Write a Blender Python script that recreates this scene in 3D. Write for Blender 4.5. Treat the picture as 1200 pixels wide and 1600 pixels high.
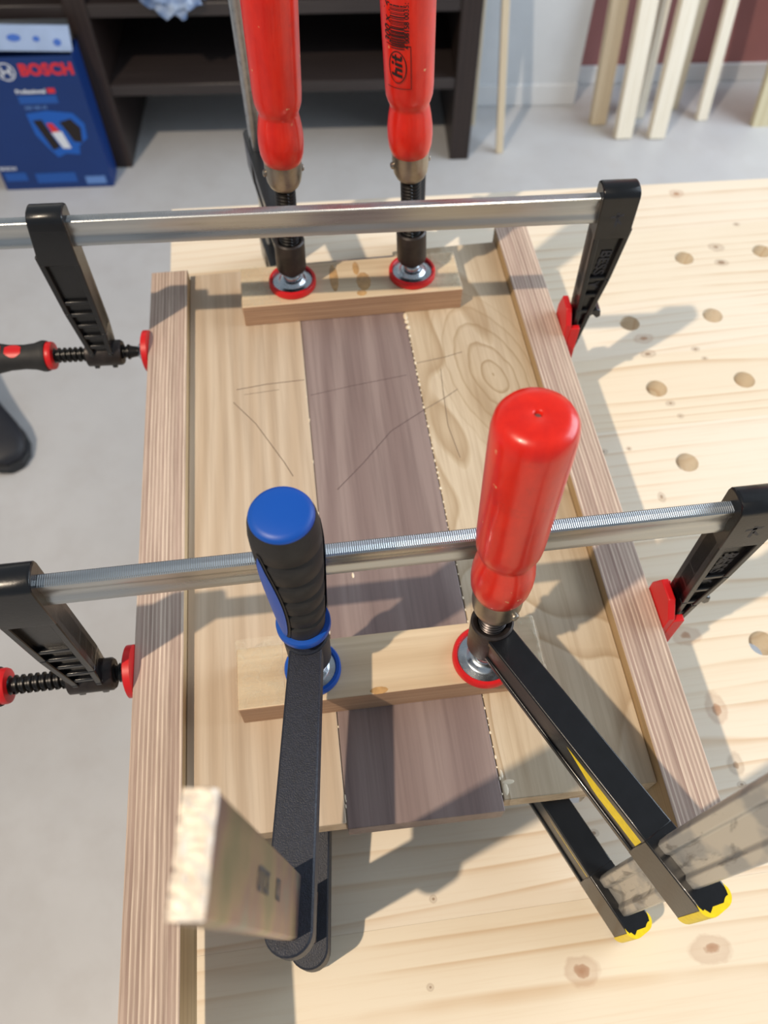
import bpy, bmesh, math, random
from mathutils import Matrix, Vector

for o in list(bpy.data.objects):
    bpy.data.objects.remove(o)
SC = bpy.context.scene
COL = SC.collection
S = 0.001                       # every length below is in millimetres, table top at z = 0
random.seed(7)

# ------------------------------------------------------------------ camera, world, light, exposure
cam_d = bpy.data.cameras.new('camera')
cam = bpy.data.objects.new('camera', cam_d)
COL.objects.link(cam)
RIGHT = Vector((0.99223324, -0.12434881, 0.00325257))
DOWN = Vector((-0.10348714, -0.83971261, -0.53307892))
FWD = Vector((0.06901895, 0.52860202, -0.84605927))
mr = Matrix((RIGHT, -DOWN, -FWD)).transposed().to_4x4()
mr.translation = Vector((0, 0, 0.577))
cam.matrix_world = mr
cam_d.sensor_width = 36
cam_d.sensor_fit = 'AUTO'
cam_d.lens = 36 * 1234.6 / 1600
cam_d.clip_start = 0.01
cam_d.dof.use_dof = True
cam_d.dof.focus_distance = 0.43
cam_d.dof.aperture_fstop = 8.5
SC.camera = cam

w = bpy.data.worlds.new('world')
SC.world = w
w.use_nodes = True
w.node_tree.nodes['Background'].inputs[0].default_value = (0.80, 0.90, 1.0, 1)
w.node_tree.nodes['Background'].inputs[1].default_value = 0.33

ld = bpy.data.lights.new('ceiling_lamp', 'POINT')
ld.energy = 350
ld.color = (1.0, 0.83, 0.64)
ld.shadow_soft_size = 0.035
lo = bpy.data.objects.new('ceiling_lamp', ld)
lo.location = (-1.50, -0.62, 2.80)
COL.objects.link(lo)

wd = bpy.data.lights.new('window_daylight', 'AREA')
wd.shape = 'RECTANGLE'
wd.size, wd.size_y = 2.4, 1.7
wd.energy = 86
wd.color = (0.78, 0.89, 1.0)
wo = bpy.data.objects.new('window_daylight', wd)
wo.location = (2.7, 0.9, 1.05)
wo.rotation_euler = (Vector((0.7, 1.6, -0.6)) - Vector(wo.location)).to_track_quat('-Z', 'Y').to_euler()
COL.objects.link(wo)

SC.view_settings.view_transform = 'Standard'
SC.view_settings.look = 'None'
SC.view_settings.exposure = 0.1
SC.view_settings.gamma = 1
SC.view_settings.use_curve_mapping = False


# ------------------------------------------------------------------ material helpers
class NT:
    def __init__(self, name):
        self.m = bpy.data.materials.new(name)
        self.m.use_nodes = True
        self.t = self.m.node_tree
        self.b = self.t.nodes['Principled BSDF']
        self._c = None

    def n(self, typ, **kw):
        x = self.t.nodes.new(typ)
        for k, v in kw.items():
            setattr(x, k, v)
        return x

    def l(self, a, b):
        self.t.links.new(a, b)

    def coord(self):
        if not self._c:
            self._c = self.n('ShaderNodeTexCoord').outputs['Object']
        return self._c

    def mapped(self, scale, loc=(0, 0, 0), rot=(0, 0, 0), src=None):
        mp = self.n('ShaderNodeMapping')
        mp.inputs['Scale'].default_value = scale
        mp.inputs['Location'].default_value = loc
        mp.inputs['Rotation'].default_value = rot
        self.l(src or self.coord(), mp.inputs[0])
        return mp.outputs[0]

    def noise(self, vec, scale, detail=4, rough=0.55, dist=0.0):
        x = self.n('ShaderNodeTexNoise')
        x.inputs['Scale'].default_value = scale
        x.inputs['Detail'].default_value = detail
        x.inputs['Roughness'].default_value = rough
        x.inputs['Distortion'].default_value = dist
        self.l(vec, x.inputs['Vector'])
        return x.outputs['Fac']

    def wave(self, vec, scale, dist=2.0, detail=2.0, dscale=1.0, direction='X', profile='SIN'):
        x = self.n('ShaderNodeTexWave')
        x.bands_direction = direction
        x.wave_profile = profile
        x.inputs['Scale'].default_value = scale
        x.inputs['Distortion'].default_value = dist
        x.inputs['Detail'].default_value = detail
        x.inputs['Detail Scale'].default_value = dscale
        self.l(vec, x.inputs['Vector'])
        return x.outputs['Fac']

    def ramp(self, fac, stops, interp='LINEAR'):
        x = self.n('ShaderNodeValToRGB')
        x.color_ramp.interpolation = interp
        e = x.color_ramp.elements
        while len(e) < len(stops):
            e.new(0.5)
        for q, (p, c) in zip(e, stops):
            q.position = p
            q.color = (c[0], c[1], c[2], 1) if not isinstance(c, (int, float)) else (c, c, c, 1)
        self.l(fac, x.inputs[0])
        return x.outputs[0]

    def mix(self, fac, a, b, mode='MIX'):
        x = self.n('ShaderNodeMix', data_type='RGBA', blend_type=mode)
        for s, v in ((x.inputs[0], fac), (x.inputs[6], a), (x.inputs[7], b)):
            if isinstance(v, (int, float)):
                s.default_value = v
            elif isinstance(v, tuple):
                s.default_value = (v[0], v[1], v[2], 1)
            else:
                self.l(v, s)
        return x.outputs[2]

    def math(self, op, a, b=None, clamp=False):
        x = self.n('ShaderNodeMath', operation=op, use_clamp=clamp)
        for s, v in ((x.inputs[0], a), (x.inputs[1], b)):
            if v is None:
                continue
            if isinstance(v, (int, float)):
                s.default_value = v
            else:
                self.l(v, s)
        return x.outputs[0]

    def sep(self, vec=None):
        x = self.n('ShaderNodeSeparateXYZ')
        self.l(vec or self.coord(), x.inputs[0])
        return x.outputs

    def bump(self, h, strength=0.2, dist=0.001):
        x = self.n('ShaderNodeBump')
        x.inputs['Strength'].default_value = strength
        x.inputs['Distance'].default_value = dist
        self.l(h, x.inputs['Height'])
        self.l(x.outputs[0], self.b.inputs['Normal'])

    def col(self, c):
        if isinstance(c, tuple):
            self.b.inputs['Base Color'].default_value = (c[0], c[1], c[2], 1)
        else:
            self.l(c, self.b.inputs['Base Color'])

    def set(self, rough=0.5, metal=0.0, coat=0.0, spec=0.5, alpha=None, trans=None):
        self.b.inputs['Roughness'].default_value = rough
        self.b.inputs['Metallic'].default_value = metal
        self.b.inputs['Coat Weight'].default_value = coat
        self.b.inputs['Specular IOR Level'].default_value = spec
        if alpha is not None:
            self.b.inputs['Alpha'].default_value = alpha
        if trans is not None:
            self.b.inputs['Transmission Weight'].default_value = trans


def srgb(r, g, b):
    f = lambda v: (v / 255 / 12.92) if v / 255 <= 0.04045 else ((v / 255 + 0.055) / 1.055) ** 2.4
    return (f(r), f(g), f(b))


def plain(name, c, rough=0.5, metal=0.0, coat=0.0, spec=0.5, var=0.0, vscale=200, bump=0.0, bscale=800):
    k = NT(name)
    if var > 0:
        nz = k.noise(k.coord(), vscale, 5)
        lo_ = tuple(max(0, v * (1 - var)) for v in c)
        hi_ = tuple(min(1, v * (1 + var)) for v in c)
        k.col(k.ramp(nz, [(0.3, lo_), (0.7, hi_)]))
    else:
        k.col(c)
    if bump > 0:
        k.bump(k.noise(k.coord(), bscale, 3), bump, 0.0006)
    k.set(rough, metal, coat, spec)
    return k.m


M = {}


def wood(name, light, mid, dark, axis='Y', ring=22, grain=260, dist=7, rough=0.5, off=(0, 0, 0), fine=0.5, low=2.2, coat=0.0, stretch=0.10):
    """long grain wood: rings bend slowly along the grain axis, fine pores run with it"""
    k = NT(name)
    if axis == 'Y':
        sc = (1, stretch, 1)
        fs = (1, 0.03, 1)
        dr = 'X'
    elif axis == 'X':
        sc = (stretch, 1, 1)
        fs = (0.03, 1, 1)
        dr = 'Y'
    else:
        sc = (1, 1, stretch)
        fs = (1, 1, 0.03)
        dr = 'X'
    v = k.mapped(sc, off)
    warp = k.noise(v, low * 4, 3, 0.5)
    wv = k.wave(v, ring, dist, 2.0, 0.8, dr)
    fw = k.noise(k.mapped(fs, off), grain, 4, 0.6)
    c = k.ramp(wv, [(0.0, mid), (0.45, light), (0.8, light), (1.0, mid)])
    c = k.mix(k.ramp(warp, [(0.38, 0.0), (0.75, 0.55)]), c, mid)
    c = k.mix(k.ramp(fw, [(0.42, 0.0), (0.72, fine)]), c, dark)
    k.col(c)
    k.bump(fw, 0.08, 0.0004)
    k.set(rough, 0, coat)
    return k


def ply_edge(name, axis, origin, period, run='Y', light=srgb(230, 212, 192), brown=srgb(172, 147, 134), deep=srgb(126, 101, 90)):
    """plywood seen on edge: thin pale veneers between wider brown ones"""
    k = NT(name)
    s = k.sep()
    i = 'XYZ'.index(axis)
    wob = k.noise(k.mapped((1, 1, 1)), 14, 2)
    wob = k.math('MULTIPLY', k.math('SUBTRACT', wob, 0.5), 0.0016)
    a = k.math('ADD', s[i], wob)
    a = k.math('DIVIDE', k.math('SUBTRACT', a, origin * S), period * S)
    fr = k.math('FRACT', a)
    idx = k.math('FLOOR', a)
    wn = k.n('ShaderNodeTexWhiteNoise', noise_dimensions='1D')
    k.l(idx, wn.inputs['W'])
    st = [1, 1, 1]
    st['XYZ'.index(run)] = 0.03
    fib = k.noise(k.mapped(tuple(st)), 900, 5, 0.7)
    fib2 = k.noise(k.mapped(tuple(st)), 260, 3, 0.6)
    base = k.mix(wn.outputs['Value'], brown, tuple(0.5 * (a_ + b_) for a_, b_ in zip(brown, light)))
    base = k.mix(k.ramp(fib2, [(0.4, 0.0), (0.75, 0.7)]), base, deep)
    line = k.ramp(fr, [(0.0, 0.0), (0.06, 1.0), (0.30, 1.0), (0.40, 0.0)])
    thin = k.ramp(fr, [(0.62, 0.0), (0.66, 0.6), (0.72, 0.6), (0.76, 0.0)])
    wn2 = k.n('ShaderNodeTexWhiteNoise', noise_dimensions='1D')
    k.l(k.math('ADD', idx, 31.7), wn2.inputs['W'])
    amp = k.math('ADD', 0.25, k.math('MULTIPLY', wn2.outputs['Value'], 0.7))
    amp = k.math('MULTIPLY', amp, k.ramp(k.noise(k.mapped(tuple(st), (5, 2, 1)), 500, 3, 0.6), [(0.3, 0.55), (0.6, 1.0)]))
    c = k.mix(k.math('MULTIPLY', line, amp), base, light)
    c = k.mix(k.math('MULTIPLY', thin, k.math('MULTIPLY', wn.outputs['Value'], 1.1)), c, deep)
    c = k.mix(k.ramp(fib, [(0.45, 0.0), (0.8, 0.55)]), c, deep)
    k.col(c)
    k.bump(fib, 0.2, 0.0005)
    k.set(0.75)
    return k.m


M['ply_rail'] = ply_edge('plywood_edge_rail', 'X', 0, 2.75)
M['ply_face'] = wood('plywood_face', srgb(205, 180, 140), srgb(176, 148, 108), srgb(140, 112, 80), 'Y', 9, 300, 5, 0.6).m
M['block_ply'] = ply_edge('plywood_edge_block', 'Z', 0, 2.6, 'X', srgb(196, 164, 134), srgb(178, 142, 114), srgb(140, 106, 84))
M['block_top'] = wood('birch_face', srgb(222, 203, 172), srgb(208, 185, 152), srgb(186, 160, 127), 'X', 8, 240, 6, 0.5).m
M['maple_left'] = wood('maple_left', srgb(202, 184, 161), srgb(189, 168, 143), srgb(156, 135, 113), 'Y', 9, 200, 11, 0.55, (0.3, 0.1, 0), 0.5, stretch=0.22).m


def figured_maple():
    k = NT('maple_right')
    v = k.mapped((1, 0.34, 1), (0.13, 0.02, 0))
    n1 = k.noise(v, 7.5, 2, 0.45, 0.4)
    rings = k.math('FRACT', k.math('MULTIPLY', n1, 13.0))
    c = k.ramp(rings, [(0.0, srgb(205, 189, 164)), (0.7, srgb(196, 177, 149)), (0.93, srgb(172, 149, 119)), (1.0, srgb(202, 185, 158))])
    warp = k.noise(k.mapped((1, 0.4, 1)), 12, 3)
    c = k.mix(k.ramp(warp, [(0.4, 0.0), (0.75, 0.6)]), c, srgb(205, 189, 164))
    fw = k.noise(k.mapped((1, 0.04, 1)), 260, 4, 0.6)
    c = k.mix(k.ramp(fw, [(0.42, 0.0), (0.75, 0.45)]), c, srgb(150, 124, 94))
    # oval eye in the grain near the far rail
    s = k.sep()
    dx = k.math('DIVIDE', k.math('SUBTRACT', s[0], 0.146), 0.017)
    dy = k.math('DIVIDE', k.math('SUBTRACT', s[1], 0.428), 0.038)
    dx = k.math('ADD', dx, k.math('MULTIPLY', dy, 0.35))
    wob = k.math('MULTIPLY', k.math('SUBTRACT', k.noise(k.mapped((1, .6, 1)), 40, 2), 0.5), 0.5)
    r = k.math('ADD', k.math('SQRT', k.math('ADD', k.math('MULTIPLY', dx, dx), k.math('MULTIPLY', dy, dy))), wob)
    eye = k.ramp(k.math('FRACT', k.math('MULTIPLY', r, 1.9)), [(0.0, 0.0), (0.72, 0.1), (0.92, 0.8), (1.0, 0.0)])
    fall = k.ramp(k.math('DIVIDE', r, 3.0), [(0.12, 1.0), (0.75, 0.5), (1.0, 0.0)])
    c = k.mix(k.math('MULTIPLY', eye, fall), c, srgb(150, 124, 88))
    k.col(c)
    k.bump(fw, 0.08, 0.0004)
    k.set(0.55)
    return k.m


M['maple_right'] = figured_maple()


def walnut():
    k = wood('walnut', srgb(151, 134, 129), srgb(130, 112, 108), srgb(102, 85, 82), 'Y', 6, 260, 9, 0.5, (0.7, 0.2, 0), 0.5, stretch=0.25)
    return k.m


M['walnut'] = walnut()

KNOTS = [(213, 8, 15, 10), (127, 6, 13, 10), (31, 10, 3, 3), (271, 116, 7, 10), (270, 103, 4, 3), (272, 159, 10, 13), (441, 751, 10, 8),
         (454, 656, 9, 9), (451, 631, 8, 6), (334, 533, 11, 8), (331, 512, 9, 6), (385, 499, 4, 3), (380, 512, 5, 4), (254, 401, 5, 4),
         (278, 401, 3, 3), (333, 448, 5, 4), (337, 432, 4, 4), (291, 347, 4, 6), (268, 218, 13, 9), (157, 85, 4, 3), (41, 59, 3, 3), (490, 690, 5, 4), (520, 600, 8, 6)]


def pine(name, seed, tint):
    k = NT(name)
    v = k.mapped((0.10, 1, 1), (seed * 1.3, seed * 0.77, 0))
    nz = k.noise(v, 9, 2, 0.5, 0.3)
    rings = k.math('FRACT', k.math('ADD', k.math('MULTIPLY', nz, 7.0), k.math('MULTIPLY', k.sep()[1], 58.0)))
    L = tuple(a * b for a, b in zip(srgb(233, 222, 203), tint))
    D = tuple(a * b for a, b in zip(srgb(206, 177, 142), tint))
    c = k.ramp(rings, [(0.0, L), (0.74, tuple(0.8 * a + 0.2 * b for a, b in zip(L, D))), (0.93, D), (1.0, L)])
    wash = k.noise(k.mapped((1, 1, 1), (seed, 0, 0)), 5, 3)
    c = k.mix(k.ramp(wash, [(0.40, 0.25), (0.62, 0.92)]), c, L)
    fw = k.noise(k.mapped((0.03, 1, 1)), 320, 4, 0.6)
    c = k.mix(k.ramp(fw, [(0.5, 0.0), (0.8, 0.25)]), c, D)
    s = k.sep()
    wob = k.math('MULTIPLY', k.math('SUBTRACT', k.noise(k.coord(), 60, 3), 0.5), 1.0)
    for (x, y, rx, ry) in KNOTS:
        lx, ly = (x - 325.5) * S, (y - 203.9) * S
        dx = k.math('DIVIDE', k.math('SUBTRACT', s[0], lx), rx * S)
        dy = k.math('DIVIDE', k.math('SUBTRACT', s[1], ly), ry * S)
        r = k.math('ADD', k.math('SQRT', k.math('ADD', k.math('MULTIPLY', dx, dx), k.math('MULTIPLY', dy, dy))), wob)
        big = rx > 9
        core = srgb(168, 124, 92) if big else srgb(140, 112, 88)
        c = k.mix(k.ramp(r, [(0.0, 0.9), (0.30, 0.75), (0.42, 0.25), (0.8, 0.32), (1.0, 0.0)]), c, core)
    k.col(c)
    k.set(0.55, 0, 0, 0.35)
    return k.m


PINE = [pine('pine_%d' % i, i * 3.1 + 1, t) for i, t in enumerate([(1, 1, 1), (0.98, 0.965, 0.93), (1.0, 0.99, 0.98), (0.985, 0.96, 0.91)])]


def red_paint():
    k = NT('red_lacquer')
    n1 = k.noise(k.mapped((1, 1, 0.5)), 90, 4, 0.6)
    c = k.ramp(n1, [(0.3, srgb(200, 22, 6)), (0.7, srgb(224, 36, 12))])
    chip = k.noise(k.coord(), 210, 2, 0.5)
    area = k.noise(k.coord(), 30, 2, 0.5)
    f = k.math('MULTIPLY', k.ramp(chip, [(0.72, 0.0), (0.745, 1.0)]), k.ramp(area, [(0.5, 0.0), (0.56, 1.0)]))
    c = k.mix(f, c, srgb(216, 160, 110))
    grime = k.noise(k.mapped((1, 1, 1), (3, 1, 2)), 45, 5, 0.7)
    c = k.mix(k.ramp(grime, [(0.6, 0.0), (0.78, 0.4)]), c, srgb(130, 40, 30))
    k.col(c)
    k.bump(k.noise(k.mapped((1, 1, 0.15)), 350, 4), 0.12, 0.0005)
    k.set(0.30, 0, 0.15)
    return k.m


M['red_lacquer'] = red_paint()
M['red_plastic'] = plain('red_plastic', srgb(206, 22, 26), 0.4)
M['blue_plastic'] = plain('blue_plastic', srgb(0, 78, 176), 0.45)
M['black_rubber'] = plain('black_rubber', srgb(34, 33, 33), 0.62, var=0.2, bump=0.15)
M['black_lacquer'] = plain('black_lacquer', srgb(11, 12, 16), 0.30, coat=0.15, var=0.3, vscale=120, bump=0.1, bscale=500)
M['black_cast'] = plain('black_cast', srgb(30, 34, 46), 0.5, var=0.25, vscale=400, bump=0.5, bscale=1300)
M['black_worn'] = plain('black_worn', srgb(46, 40, 38), 0.42, metal=0.3, var=0.4, vscale=150, bump=0.2, bscale=500)
M['yellow_paint'] = plain('yellow_paint', srgb(236, 208, 10), 0.45, var=0.1, vscale=300)


def steel(name, c, rough, var=0.15, streak='X'):
    k = NT(name)
    st = {'X': (0.04, 1, 1), 'Z': (1, 1, 0.05), 'N': (1, 1, 1)}[streak]
    n1 = k.noise(k.mapped(st), 160, 4, 0.6)
    c = k.ramp(n1, [(0.3, tuple(v * (1 - var) for v in c)), (0.7, tuple(min(1, v * (1 + var)) for v in c))])
    k.col(c)
    r = k.ramp(n1, [(0.3, rough * 0.8), (0.7, rough * 1.25)])
    k.set(rough, 1.0)
    k.l(r, k.b.inputs['Roughness'])
    return k.m


M['zinc'] = steel('zinc_bar', srgb(188, 192, 194), 0.32)
M['zinc_pad'] = steel('zinc_pad', srgb(196, 205, 212), 0.25, 0.08, 'N')
M['ferrule'] = steel('ferrule_steel', srgb(158, 150, 138), 0.34, 0.12, 'N')
M['dark_thread'] = steel('dark_thread', srgb(74, 70, 70), 0.34, 0.2, 'N')
M['black_thread'] = plain('black_thread', srgb(26, 25, 25), 0.36, metal=0.4)


def dirty_bar():
    k = NT('dirty_bar')
    n1 = k.noise(k.mapped((1, 1, 0.6)), 45, 3, 0.5)
    n2 = k.noise(k.mapped((1, 1, 0.25), (2, 1, 0)), 85, 4, 0.6, 1.5)
    glue = k.ramp(n1, [(0.42, 0.0), (0.50, 1.0)])
    c = k.mix(glue, srgb(158, 160, 162), srgb(192, 189, 182))
    c = k.mix(k.ramp(n2, [(0.56, 0.0), (0.66, 0.7)]), c, srgb(110, 108, 106))
    k.col(c)
    k.set(0.42, 0.55)
    k.bump(n1, 0.2, 0.0008)
    return k.m


M['dirty_bar'] = dirty_bar()


def passivated():
    k = NT('passivated_bar')
    n1 = k.noise(k.mapped((1, 1, 1)), 26, 3, 0.5)
    c = k.ramp(n1, [(0.30, srgb(128, 130, 102)), (0.45, srgb(160, 144, 120)), (0.55, srgb(150, 124, 120)), (0.70, srgb(136, 140, 134))])
    k.col(c)
    k.set(0.36, 0.9)
    return k.m


M['passivated'] = passivated()
M['cut_end'] = plain('cut_end', srgb(236, 222, 204), 0.6, metal=0.2, var=0.2, vscale=260, bump=0.9, bscale=350)


def concrete():
    k = NT('concrete_floor')
    a = k.noise(k.coord(), 2.2, 5, 0.6)
    b = k.noise(k.coord(), 14, 5, 0.6)
    c = k.ramp(a, [(0.3, srgb(180, 180, 181)), (0.7, srgb(194, 194, 195))])
    c = k.mix(k.ramp(b, [(0.45, 0.0), (0.8, 0.4)]), c, srgb(172, 168, 166))
    k.col(c)
    k.set(0.42, 0, 0, 0.5)
    return k.m


M['concrete'] = concrete()
M['wall_white'] = plain('wall_white', srgb(208, 212, 216), 0.8, var=0.05, vscale=8, bump=0.2, bscale=60)
M['wall_maroon'] = plain('wall_maroon', srgb(160, 108, 106), 0.7, var=0.06, vscale=6)
M['base_white'] = plain('base_white', srgb(214, 216, 218), 0.45)
M['shelf_wood'] = wood('dark_stained_wood', srgb(62, 55, 54), srgb(50, 43, 42), srgb(34, 28, 27), 'X', 10, 200, 4, 0.3).m
M['shelf_upright'] = wood('dark_stained_upright', srgb(50, 38, 34), srgb(40, 29, 26), srgb(26, 18, 17), 'Z', 10, 200, 4, 0.45).m
M['batten'] = wood('spruce_batten', srgb(240, 233, 218), srgb(230, 220, 200), srgb(208, 194, 168), 'Z', 14, 200, 4, 0.6).m
M['batten_tan'] = wood('tan_batten', srgb(218, 204, 178), srgb(204, 188, 160), srgb(180, 160, 132), 'Z', 14, 200, 4, 0.6).m
M['panel'] = wood('pale_panel', srgb(206, 196, 164), srgb(196, 184, 150), srgb(176, 164, 130), 'Z', 5, 200, 3, 0.6).m
M['box_blue'] = plain('box_blue', srgb(4, 48, 112), 0.45, var=0.08, vscale=6)
M['box_inside'] = plain('box_inside', srgb(150, 172, 208), 0.6, var=0.08, vscale=20)
M['box_dark'] = plain('box_dark', srgb(8, 10, 16), 0.8)
M['print_red'] = plain('print_red', srgb(214, 44, 52), 0.5)
M['print_white'] = plain('print_white', srgb(216, 222, 232), 0.5)
M['print_pale'] = plain('print_pale', srgb(96, 136, 200), 0.5)
M['print_mid'] = plain('print_mid', srgb(26, 84, 166), 0.5)
M['print_glow'] = plain('print_glow', srgb(16, 90, 184), 0.5)
M['print_black'] = plain('print_black', srgb(26, 16, 16), 0.5)
M['print_grey'] = plain('print_grey', srgb(60, 64, 72), 0.5)
M['pencil'] = plain('pencil', srgb(104, 88, 76), 0.7)
M['pencil_dark'] = plain('pencil_dark', srgb(86, 68, 68), 0.7)
M['glue'] = plain('glue', srgb(236, 222, 196), 0.3, coat=0.3)
M['glue_amber'] = plain('glue_amber', srgb(188, 148, 96), 0.25, coat=0.3, var=0.2, vscale=200)
M['shoe'] = plain('shoe_upper', srgb(24, 26, 34), 0.55, var=0.15, vscale=40)
M['shoe_sole'] = plain('shoe_sole', srgb(36, 38, 42), 0.7)


def tape():
    k = NT('clear_tape')
    n1 = k.noise(k.coord(), 120, 4, 0.6, 1.0)
    k.col(srgb(232, 222, 196))
    k.set(0.15, 0, 0, 0.6)
    k.l(k.ramp(n1, [(0.45, 0.14), (0.72, 0.45)]), k.b.inputs['Alpha'])
    k.bump(n1, 0.5, 0.002)
    return k.m


M['tape'] = tape()


def bag():
    k = NT('clear_bag')
    n1 = k.noise(k.coord(), 18, 4, 0.6, 1.0)
    k.col(k.ramp(n1, [(0.35, srgb(90, 120, 170)), (0.7, srgb(190, 205, 226))]))
    k.set(0.2, 0, 0.3)
    k.b.inputs['Alpha'].default_value = 0.75
    return k.m


M['bag'] = bag()


# ------------------------------------------------------------------ mesh helpers (mm)
class MB:
    def __init__(self):
        self.v, self.f, self.mi = [], [], []
        self.cur = 0

    def add(self, vs, fs):
        b = len(self.v)
        self.v += [tuple(p) for p in vs]
        self.f += [tuple(b + i for i in q) for q in fs]
        self.mi += [self.cur] * len(fs)
        return self

    def box(self, x0, x1, y0, y1, z0, z1):
        return self.add([(x0, y0, z0), (x1, y0, z0), (x1, y1, z0), (x0, y1, z0), (x0, y0, z1), (x1, y0, z1), (x1, y1, z1), (x0, y1, z1)],
                        [(3, 2, 1, 0), (4, 5, 6, 7), (0, 1, 5, 4), (1, 2, 6, 5), (2, 3, 7, 6), (3, 0, 4, 7)])

    def prism(self, poly, a, b, axis='Y'):
        """polygon extruded along an axis: 'Y' poly is (x,z); 'Z' (x,y); 'X' (y,z)"""
        def P(p, t):
            return {'Y': (p[0], t, p[1]), 'Z': (p[0], p[1], t), 'X': (t, p[0], p[1])}[axis]
        n = len(poly)
        area = sum(poly[i][0] * poly[(i + 1) % n][1] - poly[(i + 1) % n][0] * poly[i][1] for i in range(n))
        pl = list(poly) if area > 0 else list(poly)[::-1]
        if axis == 'Y':
            pl = pl[::-1]
        vs = [P(p, a) for p in pl] + [P(p, b) for p in pl]
        fs = [tuple(range(n))[::-1], tuple(range(n, 2 * n))] + [(i, (i + 1) % n, n + (i + 1) % n, n + i) for i in range(n)]
        return self.add(vs, fs)

    def lathe(self, prof, seg=40, axis='Z', o=(0, 0, 0), cap=True, a0=0.0, a1=None):
        vs, fs = [], []
        full = a1 is None
        n = seg if full else seg + 1
        for r, z in prof:
            for i in range(n):
                a = (2 * math.pi * i / seg) if full else a0 + (a1 - a0) * i / seg
                p = (r * math.cos(a), r * math.sin(a), z)
                if axis == 'X':
                    p = (p[2], p[0], p[1])
                elif axis == 'Y':
                    p = (p[1], p[2], p[0])
                vs.append((p[0] + o[0], p[1] + o[1], p[2] + o[2]))
        m = len(prof)
        for j in range(m - 1):
            for i in range(n if full else n - 1):
                i2 = (i + 1) % n
                fs.append((j * n + i, j * n + i2, (j + 1) * n + i2, (j + 1) * n + i))
        if cap and full:
            fs.append(tuple(range(n))[::-1])
            fs.append(tuple((m - 1) * n + i for i in range(n)))
        return self.add(vs, fs)

    def thread(self, r, z0, z1, pitch, depth, seg=28, axis='Z', o=(0, 0, 0)):
        pr = [(r - depth, z0)]
        z = z0
        while z < z1 - pitch * 0.5:
            pr += [(r - depth, z + 0.08 * pitch), (r, z + 0.30 * pitch), (r, z + 0.58 * pitch), (r - depth, z + 0.82 * pitch)]
            z += pitch
        pr.append((r - depth, z1))
        # lay the ridges on a slant so they read as a helix
        b = len(self.v)
        self.lathe(pr, seg, 'Z')
        for i in range(b, len(self.v)):
            x, y, zz = self.v[i]
            zz2 = zz + pitch * 0.5 * (math.atan2(y, x) / (2 * math.pi)) if z0 + pitch < zz < z1 - pitch else zz
            p = (x, y, zz2)
            if axis == 'X':
                p = (p[2], p[0], p[1])
            self.v[i] = (p[0] + o[0], p[1] + o[1], p[2] + o[2])
        return self

    def loft(self, rings, cap=True):
        n = len(rings[0])
        vs = [p for r in rings for p in r]
        fs = []
        for j in range(len(rings) - 1):
            for i in range(n):
                fs.append((j * n + i, j * n + (i + 1) % n, (j + 1) * n + (i + 1) % n, (j + 1) * n + i))
        if cap:
            fs.append(tuple(range(n))[::-1])
            fs.append(tuple((len(rings) - 1) * n + i for i in range(n)))
        return self.add(vs, fs)

    def xf(self, fn):
        self.v = [tuple(fn(Vector(p))) for p in self.v]
        return self

    def build(self, name, mats, parent=None, bevel=0.0, smooth=35, seg=2, fix=True):
        me = bpy.data.meshes.new(name)
        me.from_pydata([(x * S, y * S, z * S) for x, y, z in self.v], [], self.f)
        ml = mats if isinstance(mats, (list, tuple)) else [mats]
        for m_ in ml:
            me.materials.append(M[m_] if isinstance(m_, str) else m_)
        me.polygons.foreach_set('material_index', self.mi)
        if fix:
            bm = bmesh.new()
            bm.from_mesh(me)
            bmesh.ops.recalc_face_normals(bm, faces=bm.faces)
            bm.to_mesh(me)
            bm.free()
        if smooth:
            me.polygons.foreach_set('use_smooth', [True] * len(me.polygons))
            me.set_sharp_from_angle(angle=math.radians(smooth))
        o = bpy.data.objects.new(name, me)
        COL.objects.link(o)
        if parent:
            o.parent = parent
        if bevel:
            bv = o.modifiers.new('bevel', 'BEVEL')
            bv.width = bevel * S
            bv.segments = seg
            bv.limit_method = 'ANGLE'
            bv.angle_limit = math.radians(40)
        return o


def thing(name, label, cat, loc=(0, 0, 0), rz=0.0, group=None):
    o = bpy.data.objects.new(name, None)
    COL.objects.link(o)
    o.empty_display_size = 0.02
    o.location = (loc[0] * S, loc[1] * S, loc[2] * S)
    o.rotation_euler = (0, 0, math.radians(rz))
    o['label'] = label
    o['category'] = cat
    if group:
        o['group'] = group
    return o


def tag(o, label, cat, group=None):
    o['label'] = label
    o['category'] = cat
    if group:
        o['group'] = group
    return o


def struct(o):
    o['kind'] = 'structure'
    return o


def text_geo(s, size, bold=0.0, spacing=1.0, shear=0.0):
    """outline letters as flat polygons: list of (x, y) vertices and faces, centred on 0 (mm)"""
    cu = bpy.data.curves.new('letters', 'FONT')
    cu.body = s
    cu.size = size
    cu.offset = bold
    cu.space_character = spacing
    cu.shear = shear
    cu.resolution_u = 3
    cu.align_x = 'CENTER'
    cu.align_y = 'CENTER'
    ob = bpy.data.objects.new('letters', cu)
    COL.objects.link(ob)
    dg = bpy.context.evaluated_depsgraph_get()
    me = bpy.data.meshes.new_from_object(ob.evaluated_get(dg))
    vs = [(v.co.x, v.co.y) for v in me.vertices]
    fs = [tuple(p.vertices) for p in me.polygons]
    bpy.data.objects.remove(ob)
    bpy.data.curves.remove(cu)
    bpy.data.meshes.remove(me)
    return vs, fs


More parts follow.
